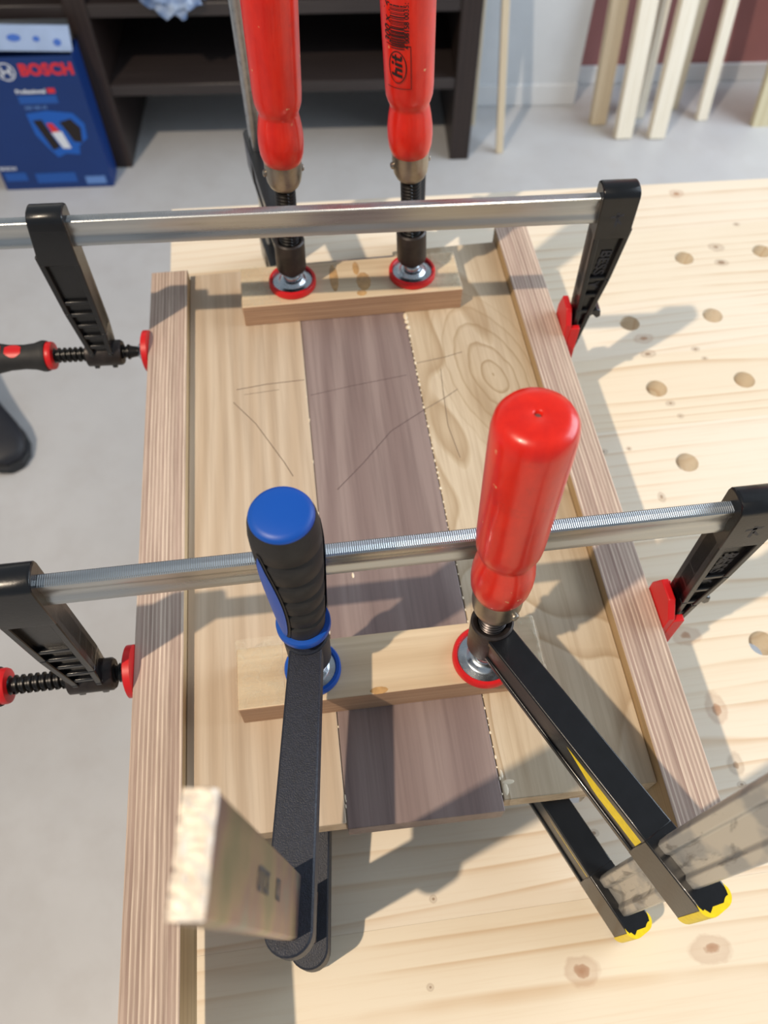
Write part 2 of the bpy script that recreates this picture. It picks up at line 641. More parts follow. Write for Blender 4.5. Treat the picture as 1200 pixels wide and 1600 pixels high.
def rect_grid(x0, x1, y0, y1, nx=1, ny=1):
    vs = [(x0 + (x1 - x0) * i / nx, y0 + (y1 - y0) * j / ny) for j in range(ny + 1) for i in range(nx + 1)]
    fs = [(j * (nx + 1) + i, j * (nx + 1) + i + 1, (j + 1) * (nx + 1) + i + 1, (j + 1) * (nx + 1) + i) for j in range(ny) for i in range(nx)]
    return vs, fs


def ellipse_ring(cx, cy, rx, ry, t, n=40):
    vs = []
    for i in range(n):
        a = 2 * math.pi * i / n
        vs += [(cx + rx * math.cos(a), cy + ry * math.sin(a)), (cx + (rx - t) * math.cos(a), cy + (ry - t) * math.sin(a))]
    fs = [(2 * i, 2 * ((i + 1) % n), 2 * ((i + 1) % n) + 1, 2 * i + 1) for i in range(n)]
    return vs, fs


def disc(cx, cy, rx, ry, n=24):
    return [(cx + rx * math.cos(2 * math.pi * i / n), cy + ry * math.sin(2 * math.pi * i / n)) for i in range(n)], [tuple(range(n))]


# ------------------------------------------------------------------ the room
FZ = -750
struct(MB().box(-3200, 3600, -1800, 2600, FZ - 60, FZ).build('floor', 'concrete'))


def wall(name, p0, p1, z0, z1, thick, mat, bevel=0):
    d = Vector((p1[0] - p0[0], p1[1] - p0[1]))
    L = d.length
    o = MB().box(0, L, 0, thick, z0, z1).build(name, mat, None, bevel)
    o.location = (p0[0] * S, p0[1] * S, 0)
    o.rotation_euler = (0, 0, math.atan2(d.y, d.x))
    return struct(o)


wall('wall_back', (840, 2284), (2900, 2118), FZ, 1250, 120, 'wall_maroon')
wall('baseboard_back', (843, 2272), (2900, 2106), FZ, FZ + 52, 12, 'base_white', 3)
wall('wall_center', (522, 2199), (836, 2170), FZ, 1250, 130, 'wall_white')
wall('baseboard_center', (522, 2193), (838, 2164), FZ, FZ + 62, 8, 'base_white', 3)
wall('wall_left', (-2600, 2640), (620, 2384), FZ, 1250, 120, 'wall_white')

# dark shelf unit
SH = thing('shelf_unit', 'dark brown wooden shelf unit against the wall behind the workbench', 'shelf', (-434, 2016, FZ), -4.57)
for x in (-980, -52, 867):
    MB().box(x, x + 52, 0, 360, 0, 1150).build('upright', 'shelf_upright', SH, 3)
MB().box(0, 867, 4, 356, 196, 224).build('shelf_board', 'shelf_wood', SH, 2)
for x0, x1 in ((0, 867), (-928, -52)):
    MB().box(x0, x1, 4, 356, 382, 412).build('shelf_board', 'shelf_wood', SH, 2)
    MB().box(x0, x1, 4, 356, 800, 830).build('shelf_board', 'shelf_wood', SH, 2)
MB().box(-928, 867, 352, 360, 224, 1150).build('back_panel', 'shelf_wood', SH)

# crumpled clear bag on the upper shelf
random.seed(3)
bm = bmesh.new()
bmesh.ops.create_icosphere(bm, subdivisions=4, radius=1)
for v in bm.verts:
    c = v.co
    k = 1 + 0.16 * math.sin(7 * c.x + 3 * c.y) * math.cos(9 * c.z + 2) + 0.10 * math.sin(17 * c.y + 11 * c.x) + 0.04 * random.uniform(-1, 1)
    yy = c.y * 50 * k
    drop = max(0.0, -yy - 22) * 1.2
    v.co = Vector((c.x * 84 * k, yy, max(-0.85, c.z * k) * 40 + 36 - drop)) * S
me = bpy.data.meshes.new('plastic_bag')
bm.to_mesh(me)
bm.free()
me.materials.append(M['bag'])
bagob = bpy.data.objects.new('plastic_bag', me)
COL.objects.link(bagob)
bagob.location = (-0.235, 2.020, (FZ + 413) * S)
tag(bagob, 'crumpled clear bluish plastic bag lying on the dark shelf', 'bag')

# blue tool box
BX = thing('cardboard_box', 'blue printed tool carton standing on the floor before the dark shelf', 'box', (-761, 1957, FZ), -3.5)
bw, bh, bd = 281, 342, 72
b = MB()
b.box(0, bw, 0, 3, 0, bh).box(0, bw, bd - 3, bd, 0, bh).box(0, 3, 3, bd - 3, 0, bh).box(bw - 3, bw, 3, bd - 3, 0, bh).box(3, bw - 3, 3, bd - 3, 0, 3)
b.build('body', 'box_blue', BX)
MB().box(4, bw - 4, 4, bd - 4, bh - 60, bh - 50).build('inner_tray', 'box_dark', BX)
# lid flap standing half open along the back, its pale inside to the front
fl = MB().box(0, bw - 4, 0, 3, 0, 62)
fl.xf(lambda p: Vector((p.x + 2, 22 + p.y + p.z * 0.42, bh - 2 + p.z * 0.72 + (bw - p.x) * 0.04)))
flap = fl.build('lid_flap', 'box_inside', BX)
for (x, z, rx, rz_) in ((150, 32, 16, 9), (200, 30, 8, 7), (246, 22, 9, 9)):
    vs, fs = disc(x, z, rx, rz_)
    MB().add([(px + 2, 22 - 0.8 + pz * 0.42, bh - 2 + pz * 0.72 + (bw - px) * 0.04) for px, pz in vs], fs).build('print_mark', 'print_glow', flap, fix=False)


def box_print(name, geo, x, z, mat, lift=0.6):
    vs, fs = geo
    o = MB().add([(x + a, -lift, z + c_) for a, c_ in vs], fs).build(name, mat, BX, smooth=0, fix=False)
    return o


box_print('brand_print', text_geo('BOSCH', 37, 1.8, 1.05), 212, 312, 'print_red')
box_print('logo_ring', ellipse_ring(0, 0, 21, 21, 3), 118, 310, 'print_white')
g = MB()
box_print('logo_bar', rect_grid(-12, 12, -2.5, 2.5), 118, 310, 'print_white')
box_print('logo_bar', rect_grid(-12, -7, -11, 11), 118, 310, 'print_white')
box_print('logo_bar', rect_grid(7, 12, -11, 11), 118, 310, 'print_white')
box_print('line_print', text_geo('Professional', 14.5, 0.5), 157, 262, 'print_white')
box_print('line_print', rect_grid(-9, 9, -6, 6), 206, 263, 'print_red')
box_print('text_block', rect_grid(-46, 46, -10, 10), 168, 242, 'print_mid')
box_print('line_print', text_geo('GSS 18V-10', 11, 0.3), 155, 222, 'print_pale')
vs = [(-62, 60), (-10, 66), (50, 58), (70, 30), (66, -8), (40, -28), (34, -52), (0, -48), (-22, -58), (-40, -30), (-58, 5)]
box_print('picture_glow', (vs, [tuple(range(len(vs)))]), 188, 148, 'print_glow')
box_print('picture_tool', ([(-52, 42), (-30, 44), (-8, -30), (-28, -38)], [(0, 1, 2, 3)]), 188, 148, 'print_black', 0.9)
box_print('picture_tool', ([(10, 36), (40, 44), (58, 20), (50, -20), (30, -16), (22, 8)], [(0, 1, 2, 3, 4, 5)]), 188, 148, 'print_black', 0.9)
box_print('picture_tool', ([(-18, 10), (8, 12), (18, -34), (-2, -34)], [(0, 1, 2, 3)]), 188, 148, 'print_white', 0.9)
box_print('picture_tool', ([(-22, 34), (-8, 34), (4, 12), (-16, 10)], [(0, 1, 2, 3)]), 188, 148, 'print_red', 1.2)
box_print('line_print', text_geo('BOSCH', 13, 0.4), 26, 62, 'print_white')
box_print('text_block', rect_grid(-28, 28, -12, 12), 38, 38, 'print_mid')
box_print('text_block', rect_grid(-52, 52, -14, 14), 140, 32, 'print_mid')
box_print('label_patch', rect_grid(-26, 26, -11, 11), 240, 22, 'print_pale')


# battens leaning on the wall
def batten(name, label, foot, top, wx, wy, mat, ext=1.0, group='battens leaning on the wall'):
    f_ = Vector(foot)
    d = Vector(top) - f_
    L = d.length * ext
    o = MB().box(-wx / 2, wx / 2, -wy / 2, wy / 2, 0, L).build(name, mat, None, 1.5)
    o.location = f_ * S
    o.rotation_mode = 'QUATERNION'
    o.rotation_quaternion = d.normalized().to_track_quat('Z', 'Y')
    # keep the broad face to the room
    q = o.rotation_quaternion.to_matrix()
    z = q.col[2]
    x = Vector((1, -0.06, 0))
    x = (x - z * x.dot(z)).normalized()
    y = z.cross(x)
    o.rotation_quaternion = Matrix((x, y, z)).transposed().to_quaternion()
    return tag(o, label, 'batten', group)


batten('thin_stick', 'thin wooden stick mostly hidden behind the shelf unit, against the white wall', (524, 2103, FZ), (524, 2140, 0), 12, 12, 'batten_tan')
batten('thin_stick', 'thin wooden stick standing alone before the white wall', (574, 1965, FZ), (513, 2167, 450), 19, 16, 'batten_tan')
batten('wooden_batten', 'tan wooden batten, leftmost of those against the maroon wall', (883, 2069, FZ), (868, 2237, 450), 44, 30, 'batten_tan')
batten('wooden_batten', 'broad pale batten with its foot forward, right of the tan batten', (935, 1994, FZ), (934, 2232, 450), 46, 30, 'batten')
batten('wooden_batten', 'narrow pale batten standing behind and between the two broad battens', (1010, 2086, FZ), (1000, 2216, 450), 24, 26, 'batten')
batten('wooden_batten', 'broad knotty pale batten right of the narrow one', (1029, 1983, FZ), (1056, 2216, 450), 44, 30, 'batten')
batten('wooden_batten', 'tan batten standing back behind the broad knotty batten', (1122, 2118, FZ), (1112, 2210, 450), 24, 26, 'batten_tan')
batten('wooden_batten', 'slim pale batten standing apart, rightmost before the maroon wall', (1187, 2052, FZ), (1146, 2204, 450), 30, 22, 'batten')
batten('leaning_board', 'broad pale olive board leaning at the right edge of the picture', (1499, 1995, FZ), (1460, 2165, 450), 360, 20, 'panel', 1.0, None)

# shoe tip on the floor
SHO = thing('shoe', 'dark navy shoe tip on the concrete floor at the left edge', 'shoe', (-690, 1140, FZ), 0)
dirv = Vector((0.50, -0.87, 0)).normalized()
lat = Vector((0.87, 0.50, 0))


def shoe_rings(spec):
    out = []
    for t, hw, z0, z1 in spec:
        c_ = dirv * t
        r = []
        for i in range(20):
            a = 2 * math.pi * i / 20
            sx, sz = math.cos(a), math.sin(a)
            sx = math.copysign(abs(sx) ** 0.7, sx)
            sz = math.copysign(abs(sz) ** 0.7, sz)
            p = c_ + lat * (hw * sx)
            r.append((p.x, p.y, (z0 + z1) / 2 + (z1 - z0) / 2 * sz))
        out.append(r)
    return out


MB().loft(shoe_rings([(-150, 30, 22, 90), (-110, 38, 20, 100), (-50, 36, 20, 92), (10, 41, 20, 74), (60, 47, 20, 60), (95, 45, 20, 52), (120, 34, 20, 44), (134, 16, 21, 34)])).build('upper', 'shoe', SHO, smooth=60)
MB().loft(shoe_rings([(-155, 32, 0, 22), (-110, 41, 0, 22), (-50, 39, 0, 22), (10, 44, 0, 22), (60, 50, 0, 22), (98, 48, 0, 22), (126, 36, 0, 22), (140, 17, 0, 22)])).build('sole', 'shoe_sole', SHO, smooth=60)

# ------------------------------------------------------------------ workbench
WB = thing('workbench', 'pale pine workbench top with rows of round dog holes', 'workbench', (325.5, 203.9, 0), 0.37)
PIT, HR, TH = 87.8, 10.2, 24
BX0, BX1 = -463.5, 790.0                        # local x of the left edge and of the far right
rows = [-1, 0, 1, 2, 3, 4, 5]                   # hole rows
cols = [-3, -2, -1, 0, 1, 2, 3, 4]


def back_y(x):                                   # the far edge is a little out of square
    return 592.0 - 0.0445 * (x - BX0)


def plank(y0, y1, mat, y1f=None):
    """one board of the top with its holes; y1f gives a slanted far edge"""
    b = MB()
    hr = [r for r in rows if y0 + HR < r * PIT < y1 - HR]
    bands = []
    if not hr:
        bands = [(y0, y1, None)]
    else:
        cuts = [y0] + [(hr[i] + hr[i + 1]) * PIT / 2 for i in range(len(hr) - 1)] + [y1]
        bands = [(cuts[i], cuts[i + 1], hr[i]) for i in range(len(hr))]
    N = 32
    for (a, c, r) in bands:
        top = (lambda x: y1f(x)) if (y1f and c == y1) else (lambda x, c=c: c)
        if r is None:
            xs = [BX0, BX1]
            cells = [(BX0, BX1, None)]
        else:
            edges = [BX0] + [(cols[i] + 0.5) * PIT for i in range(len(cols) - 1)] + [(cols[-1] + 0.5) * PIT]
            cells = [(edges[i], edges[i + 1], cols[i]) for i in range(len(cols))] + [(edges[-1], BX1, None)]
        for (xa, xb, q) in cells:
            corner = [(xa, a), (xb, a), (xb, top(xb)), (xa, top(xa))]
            if q is None:
                for z, fl_ in ((0, False), (-TH, True)):
                    b.add([(px, py, z) for px, py in corner], [(3, 2, 1, 0) if fl_ else (0, 1, 2, 3)])
                continue
            cx, cy = q * PIT, r * PIT
            ci = [(cx + HR * math.cos(2 * math.pi * i / N), cy + HR * math.sin(2 * math.pi * i / N)) for i in range(N)]
            out = []
            for i in range(N):
                an = 2 * math.pi * i / N
                dx, dy = math.cos(an), math.sin(an)
                tx = ((xb - cx) if dx > 0 else (xa - cx)) / dx if abs(dx) > 1e-9 else 1e9
                ty = ((top(cx) - cy) if dy > 0 else (a - cy)) / dy if abs(dy) > 1e-9 else 1e9
                t = min(tx, ty)
                out.append((cx + dx * t, cy + dy * t))
            # snap the nearest ray to each corner
            for px, py in corner:
                j = min(range(N), key=lambda i: (out[i][0] - px) ** 2 + (out[i][1] - py) ** 2)
                out[j] = (px, py)
            for z, fl_ in ((0, False), (-TH, True)):
                vs = [(p[0], p[1], z) for p in ci] + [(p[0], p[1], z) for p in out]
                fs = []
                for i in range(N):
                    j = (i + 1) % N
                    fs.append((i, N + i, N + j, j) if not fl_ else (j, N + j, N + i, i))
                b.add(vs, fs)
            b.add([(p[0], p[1], 0) for p in ci] + [(p[0], p[1], -TH) for p in ci], [(i, (i + 1) % N, N + (i + 1) % N, N + i) for i in range(N)])
    ytL = y1f(BX0) if y1f else y1
    ytR = y1f(BX1) if y1f else y1
    b.add([(BX0, y0, 0), (BX1, y0, 0), (BX1, y0, -TH), (BX0, y0, -TH)], [(3, 2, 1, 0)])
    b.add([(BX0, ytL, 0), (BX1, ytR, 0), (BX1, ytR, -TH), (BX0, ytL, -TH)], [(0, 1, 2, 3)])
    b.add([(BX0, y0, 0), (BX0, ytL, 0), (BX0, ytL, -TH), (BX0, y0, -TH)], [(0, 1, 2, 3)])
    b.add([(BX1, y0, 0), (BX1, ytR, 0), (BX1, ytR, -TH), (BX1, y0, -TH)], [(3, 2, 1, 0)])
    return b.build('plank', mat, WB, smooth=30, fix=False)


seams = [-560, -440, -300, -158, -44, 131, 219, 307, 380, 487]
for i in range(len(seams) - 1):
    plank(seams[i] + 0.04, seams[i + 1] - 0.04, PINE[(i * 3 + 1) % 4])
plank(seams[-1] + 0.04, 560, PINE[2], back_y)
for x in (BX0 + 60, BX1 - 130):
    for y in (-480, 440):
        MB().box(x, x + 70, y, y + 70, FZ, -TH).build('leg', PINE[1], WB, 2)
for y in (-470, 450):
    MB().box(BX0 + 131, BX1 - 131, y, y + 40, -TH - 90, -TH).build('rail', PINE[1], WB, 2)

# ------------------------------------------------------------------ glue-up: cauls, boards, blocks
RT, BT = 97.0, 87.0                              # top of the side cauls and of the boards
b = MB()
b.box(-134, -102.5, -90, 573.5, 52, RT)
rl = b.build('plywood_caul', ['ply_rail', 'ply_face'], None, 0.5)
for p in rl.data.polygons:
    if abs(p.normal.x) > 0.7:
        p.material_index = 1
tag(rl, 'long plywood strip on edge along the left of the glued boards', 'plywood strip', 'plywood cauls')
b = MB()
b.box(180, 210, 66, 598, 52, RT)
rr = b.build('plywood_caul', ['ply_rail', 'ply_face'], None, 0.5)
for p in rr.data.polygons:
    if abs(p.normal.x) > 0.7:
        p.material_index = 1
tag(rr, 'plywood strip on edge along the right of the glued boards', 'plywood strip', 'plywood cauls')


def board(name, label, poly, mat):
    o = MB().prism(poly, BT - 18, BT, 'Z').build(name, mat, None, 0.6)
    return tag(o, label, 'board', 'boards being glued together')


BL = board('maple_board', 'pale maple board glued along the left of the walnut strip', [(-102.3, 95.5), (-8.6, 94.6), (-7.2, 579), (-102.3, 577)], 'maple_left')
BW = board('walnut_board', 'grey-brown walnut board in the middle between two pale boards', [(-8.2, 91), (85.3, 89.8), (82.6, 583), (-6.9, 582)], 'walnut')
BR = board('maple_board', 'pale figured maple board glued along the right of the walnut strip', [(85.9, 95.8), (179.8, 94.6), (179.8, 590), (83.2, 588)], 'maple_right')


def stroke(parent, pts, wid, mat, z=BT + 0.12, name='pencil_line'):
    b_ = MB()
    for (x0, y0), (x1, y1) in zip(pts[:-1], pts[1:]):
        d = Vector((x1 - x0, y1 - y0))
        n = Vector((-d.y, d.x)).normalized() * wid / 2
        b_.add([(x0 + n.x, y0 + n.y, z), (x1 + n.x, y1 + n.y, z), (x1 - n.x, y1 - n.y, z), (x0 - n.x, y0 - n.y, z)], [(3, 2, 1, 0)])
    return b_.build(name, mat, parent, smooth=0, fix=False)


for pr, pts, wd, mt in (
        (BL, [(-64, 437), (-40, 440), (-9, 441)], 0.6, 'pencil'),
        (BL, [(-58, 431), (-30, 433)], 0.35, 'pencil'),
        (BL, [(-67, 424), (-50, 400), (-30, 360), (-24, 346)], 0.5, 'pencil'),
        (BW, [(-5, 424), (30, 430), (75, 436)], 0.4, 'pencil_dark'),
        (BW, [(84, 398), (55, 380), (30, 352), (8, 330)], 0.5, 'pencil_dark'),
        (BR, [(85, 448), (110, 452), (125, 456)], 0.5, 'pencil'),
        (BR, [(104, 440), (102, 415), (100, 380), (104, 348)], 0.4, 'pencil'),
        (BR, [(84, 398), (102, 408), (114, 416)], 0.5, 'pencil')):
    stroke(pr, pts, wd, mt)

# squeezed-out glue along the right joint
random.seed(11)
gb = MB()


def blob(b_, x, y, z, rx, ry, rz_):
    pr = [(math.cos(t) * 1.0, math.sin(t)) for t in [i * math.pi / 8 for i in range(0, 5)]]
    vs, fs = [], []
    n = 10
    for r, h in pr:
        for i in range(n):
            a = 2 * math.pi * i / n
            vs.append((x + rx * r * math.cos(a), y + ry * r * math.sin(a), z + rz_ * h))
    for j in range(len(pr) - 1):
        for i in range(n):
            fs.append((j * n + i, j * n + (i + 1) % n, (j + 1) * n + (i + 1) % n, (j + 1) * n + i))
    b_.add(vs, fs)


y = 503
while y > 98:
    t = (y - 90) / 490
    xj = 85.6 - 2.6 * t
    if y > 488:
        r = random.uniform(1.7, 2.2)
    elif y > 300:
        r = random.uniform(0.45, 0.95)
    else:
        r = random.uniform(0.35, 0.7)
    if not (162 < y < 200):
        blob(gb, xj + random.uniform(-0.3, 0.4), y, BT - 0.1, r, r * random.uniform(1.0, 2.4), r * 0.8)
    y -= random.uniform(4.0, 9.5)
for (x, y, a, c_) in ((90.5, 106, 4.0, 1.6), (88.2, 102, 1.6, 4.0), (87.2, 111, 1.0, 3)):
    blob(gb, x, y, BT - 0.1, a, c_, 0.3)
go = gb.build('glue_beads', 'glue', BR, smooth=60)
go['kind'] = 'stuff'
blob_b = MB()
for i in range(14):
    blob(blob_b, -8 + random.uniform(-0.3, 0.3), random.uniform(100, 470), BT - 0.1, 0.4, random.uniform(0.8, 2.2), 0.35)
go = blob_b.build('glue_beads', 'glue', BL, smooth=60)
go['kind'] = 'stuff'
gl = MB()
blob(gl, 12, 257, BT - 0.1, 0.9, 2.3, 0.6)
gl.build('glue_drop', 'glue', BW, smooth=60)

FT, KT = 112.0, 108.0                            # tops of the front and back clamping blocks


def block(label, x0, x1, y0, y1, z1):
    o = MB().box(x0, x1, y0, y1, BT, z1).build('clamping_block', ['block_ply', 'block_top'], None, 0.7)
    for p in o.data.polygons:
        if p.normal.z > 0.7:
            p.material_index = 1
    return tag(o, label, 'wooden block', 'clamping blocks across the boards')


BF = block('plywood pressing block under the blue handled and single red handled clamps', -66.5, 123, 161.5, 201, FT)
BB = block('plywood pressing block under the two tall red handled clamps at the back', -54.5, 133, 508, 556, KT)


def tape_over(parent, x0, x1, y0, y1, z0, z1, side):
    """loose clear tape folded over one end of a block"""
    n, m = 14, 12
    vs, fs = [], []
    random.seed(int(abs(x0) * 10))
    for j in range(m + 1):
        y_ = y0 + (y1 - y0) * j / m
        for i in range(n + 1):
            t = i / n
            L = (z1 - z0) + abs(x1 - x0)
            s_ = t * L
            lift = 0.5 + 0.5 * math.sin(0.9 * j + 2.1 * i) * 0.5 + random.uniform(0, 0.35)
            if s_ < (z1 - z0):
                p = (x0 + side * lift, y_, z0 + s_)
            else:
                p = (x0 - side * (s_ - (z1 - z0)), y_, z1 + lift)
            vs.append(p)
    for j in range(m):
        for i in range(n):
            fs.append((j * (n + 1) + i, j * (n + 1) + i + 1, (j + 1) * (n + 1) + i + 1, (j + 1) * (n + 1) + i))
    return MB().add(vs, fs).build('packing_tape', 'tape', parent, smooth=70, fix=False)


tape_over(BF, -66.8, -38, 162, 207, BT + 6, FT, -1)
tape_over(BF, 123.3, 112, 162, 201, BT + 2, FT, 1)
tape_over(BB, -54.8, -22, 509, 556, BT + 6, KT, -1)
tape_over(BB, 133.3, 112, 509, 556, BT + 2, KT, 1)
ga = MB()
blob(ga, 25, 535, KT - 0.1, 4.0, 18, 0.5)
blob(ga, 45, 545, KT - 0.1, 3.0, 9, 0.5)
blob(ga, 50, 528, KT - 0.1, 6.5, 12, 0.6)
blob(ga, 47, 514, KT - 0.1, 4.5, 4, 0.6)
ga.build('glue_stain', 'glue_amber', BB, smooth=60)
ga = MB()
blob(ga, 19, 163.6, FT - 0.1, 6, 2.4, 0.4)
ga.build('glue_stain', 'glue_amber', BF, smooth=60)


# ------------------------------------------------------------------ vertical F-clamps
def handle_wood(z0, z1, k=1.0):
    """turned wooden handle from the ferrule (z0) to the rounded end (z1)"""
    L = z1 - z0
    pr = [(12.6, 0), (14.2, 1.5), (15.8, 7), (16.4, 14), (16.3, 21), (15.3, 29), (14.0, 36), (13.9, 38), (15.2, 41), (16.4, 45), (16.9, 52), (17.4, 80), (18.0, L - 22), (18.0, L - 10), (17.2, L - 4.5), (15.2, L - 1.3), (11, L - 0.2), (2.2, L), (1.7, L - 0.4), (1.2, L - 4)]
    return [(r * k, z0 + z) for r, z in pr]


def f_clamp(name, label, base, ang, axis, kind, dims):
    """base: foot of the screw on the block; ang: direction of the arm; axis: lean of the screw"""
    T = thing(name, label, 'clamp', base, ang, 'upright bar clamps')
    d = dims
    A = Vector(axis).normalized()
    A = Matrix.Rotation(math.radians(-ang), 3, 'Z') @ A     # into the clamp's own frame
    q = Vector((0, 0, 1)).rotation_difference(A).to_matrix()
    lean = lambda p: q @ p
    plastic = 'red_plastic' if kind == 'red' else 'blue_plastic'
    R = d['pad']
    # swivel pad
    pad = MB().lathe([(R * 0.9, 0), (R, 0.8), (R, 5.0), (R - 0.8, 6.2), (R - 2.6, 6.2), (R - 3.4, 4.6), (R - 3.4, 3.0)], 56).build('pad', plastic, T, smooth=40)
    MB().lathe([(R - 3.2, 2.8), (R - 3.3, 4.0), (R * 0.62, 4.3), (R * 0.56, 4.6), (R * 0.50, 6.8), (R * 0.44, 7.6), (R * 0.36, 7.9), (R * 0.36, 9.0), (R * 0.30, 13.0), (R * 0.2, 14)], 56, cap=True).xf(lambda p: p).build('swivel_plate', 'zinc_pad', pad, smooth=50)
    zb0, zb1 = d['boss']
    MB().lathe([(5.2, 10), (6.5, 12), (6.8, zb0 + 2)], 24).xf(lean).build('screw_tip', 'black_thread' if kind == 'red' else 'black_lacquer', T)
    # screw
    zf0, zf1 = d['ferrule']
    MB().thread(d['rod'], zb0 - 2, zf0 + 1, 2.9, 1.1, 30).xf(lean).build('screw', 'dark_thread' if d.get('bright') else 'black_thread', T, smooth=30)
    # handle
    if kind == 'red':
        h = MB().lathe(handle_wood(zf1, d['top']), 48).xf(lean).build('handle', 'red_lacquer', T, smooth=50)
        MB().lathe([(1.25, d['top'] - 4), (1.25, d['top'] - 1.6)], 12).xf(lean).build('pin_end', 'ferrule', h)
        fe = MB().lathe([(10.4, zf0), (11.0, zf0 + 0.6), (12.9, zf0 + 5), (13.8, zf0 + 11), (13.9, zf1 + 1.6), (13.2, zf1 + 1.8)], 40).xf(lean).build('ferrule', 'ferrule', T, smooth=40)
        for sx in (0, 180):
            pn = MB().lathe([(2.6, 13.4), (2.6, 14.6), (1.8, 15.5), (0.5, 15.7)], 14, 'X', (0, 0, zf0 + 12))
            pn.xf(lambda p: q @ (Matrix.Rotation(math.radians(d.get('pin', 0) + sx - ang), 3, 'Z') @ p)).build('rivet', 'ferrule', fe)
    else:
        zt = d['top']
        L = zt - zf1
        pr = [(12.0, zf1), (12.2, zf1 + 4)]
        for g in (0.16, 0.31, 0.46, 0.62, 0.80):
            zc = zf1 + L * g
            rr_ = 12.2 + 4.2 * min(1, g / 0.75)
            pr += [(rr_, zc - 2.2), (rr_ - 1.5, zc - 0.5), (rr_ - 1.5, zc + 0.5), (rr_ + 0.1, zc + 2.2)]
        pr += [(16.4, zf1 + L * 0.90), (15.6, zt - 4), (14.9, zt - 1.5), (14.4, zt - 1.5)]
        h = MB().lathe(pr, 48).xf(lean).build('handle', 'black_rubber', T, smooth=45)
        MB().lathe([(14.7, zt - 5), (14.7, zt - 0.5), (13.9, zt + 1.0), (11.5, zt + 1.9), (4, zt + 2.2), (0.3, zt + 2.2)], 48).xf(lean).build('end_cap', 'blue_plastic', h, smooth=50)
        MB().lathe([(12.0, zf1 - 4.5), (14.6, zf1 - 4), (15.0, zf1 - 2.8), (15.0, zf1 + 0.5), (14.6, zf1 + 1.3), (12.0, zf1 + 1.6)], 48).xf(lean).build('guard_ring', 'blue_plastic', h, smooth=40)
        # soft-grip windows: long blue leaf with a black rim, on the left and on the right
        for a_mid in d['leaf']:
            for nm, grow, lift, mt in (('leaf_rim', 2.2, 0.5, 'black_rubber'), ('leaf_insert', 0.0, 1.0, 'blue_plastic')):
                vs, fs = [], []
                n, m = 10, 22
                for j in range(m + 1):
                    t = j / m
                    z = zf1 + 4 + (L * 0.82) * t + (t - 0.5) * grow * 1.4
                    g = (z - zf1) / L
                    r_ = 12.2 + 4.2 * min(1, g / 0.75) + lift
                    hw = 6.2 * (math.sin(math.pi * min(1, 0.04 + 0.96 * t ** 0.72)) ** 0.8) * (0.7 + 0.5 * t) + grow * 0.55
                    for i in range(n + 1):
                        a = math.radians(a_mid - ang) + (i / n - 0.5) * 2 * hw / r_
                        vs.append((r_ * math.cos(a), r_ * math.sin(a), z))
                for j in range(m):
                    for i in range(n):
                        fs.append((j * (n + 1) + i, j * (n + 1) + i + 1, (j + 1) * (n + 1) + i + 1, (j + 1) * (n + 1) + i))
                MB().add(vs, fs).xf(lean).build(nm, mt, h, smooth=60, fix=False)
    # sliding arm: threaded boss, beam, end through which the bar runs
    u0, u1 = d['bar_u']
    ue = u1 + d['tail']
    wa0, wa1 = d['arm_w']
    zt0, zt1 = zb1, d['arm_end_top']
    hb = d['arm_h']
    skin = 'black_lacquer' if kind == 'red' else 'black_cast'
    arm = MB()

    def beam(top0, top1, h0, h1, ua, ub, w0, w1, round_end):
        """beam seen from above as a taper; its end is round"""
        n = 14
        def outline(k0):
            pts = []
            pts.append((ua, -w0 / 2 + k0))
            pts.append((ub - (w1 / 2 if round_end else 0), -w1 / 2 + k0))
            if round_end:
                for i in range(1, n):
                    a = -math.pi / 2 + math.pi * i / n
                    pts.append((ub - w1 / 2 + (w1 / 2 - k0) * math.cos(a), (w1 / 2 - k0) * math.sin(a)))
            pts.append((ub - (w1 / 2 if round_end else 0), w1 / 2 - k0))
            pts.append((ua, w0 / 2 - k0))
            return pts
        def zt_(u):
            return top0 + (top1 - top0) * max(0, min(1, (u - ua) / (ub - ua)))
        def hh(u):
            return h0 + (h1 - h0) * max(0, min(1, (u - ua) / (ub - ua)))
        out = MB()
        o1 = outline(0)
        vs = [(u, v, zt_(u)) for u, v in o1] + [(u, v, zt_(u) - hh(u)) for u, v in o1]
        k_ = len(o1)
        out.add(vs, [tuple(range(k_)), tuple(range(k_, 2 * k_))[::-1]] + [(i, k_ + i, k_ + (i + 1) % k_, (i + 1) % k_) for i in range(k_)])
        return out, zt_, hh

    def i_beam(parent, nm, top0, top1, h0, h1, flip=1):
        """lacquered cast beam with sunken sides and raised edges"""
        g = MB()
        web0, web1 = wa0 * 0.62, wa1 * 0.62
        ub = u0 - 3
        N = 12
        def ztop(u): return top0 + (top1 - top0) * u / ue
        def hgt(u): return h0 + (h1 - h0) * u / ue
        def wid(u): return wa0 + (wa1 - wa0) * u / ue
        for (f0, f1, kw) in ((0.0, 0.20, 1.0), (0.20, 0.84, 0.86), (0.84, 1.0, 1.0)):
            rings = []
            for i in range(N + 1):
                u = 6 + (ub - 6) * i / N
                za, zb_ = ztop(u) - flip * hgt(u) * f0, ztop(u) - flip * hgt(u) * f1
                w_ = wid(u) / 2 * kw
                rings.append([(u, -w_, za), (u, w_, za), (u, w_, zb_), (u, -w_, zb_)])
            g.loft(rings)
        # solid end block with rounded vertical edges
        n = 8
        rr_ = wid(ue) / 2
        pts = [(ub - 1, -rr_)] + [(ue - 6 + 6 * math.cos(a), -rr_ + 6 + 6 * math.sin(a)) for a in [-math.pi / 2 + i * (math.pi / 2) / n for i in range(n + 1)]] \
            + [(ue - 6 + 6 * math.cos(a), rr_ - 6 + 6 * math.sin(a)) for a in [i * (math.pi / 2) / n for i in range(n + 1)]] + [(ub - 1, rr_)]
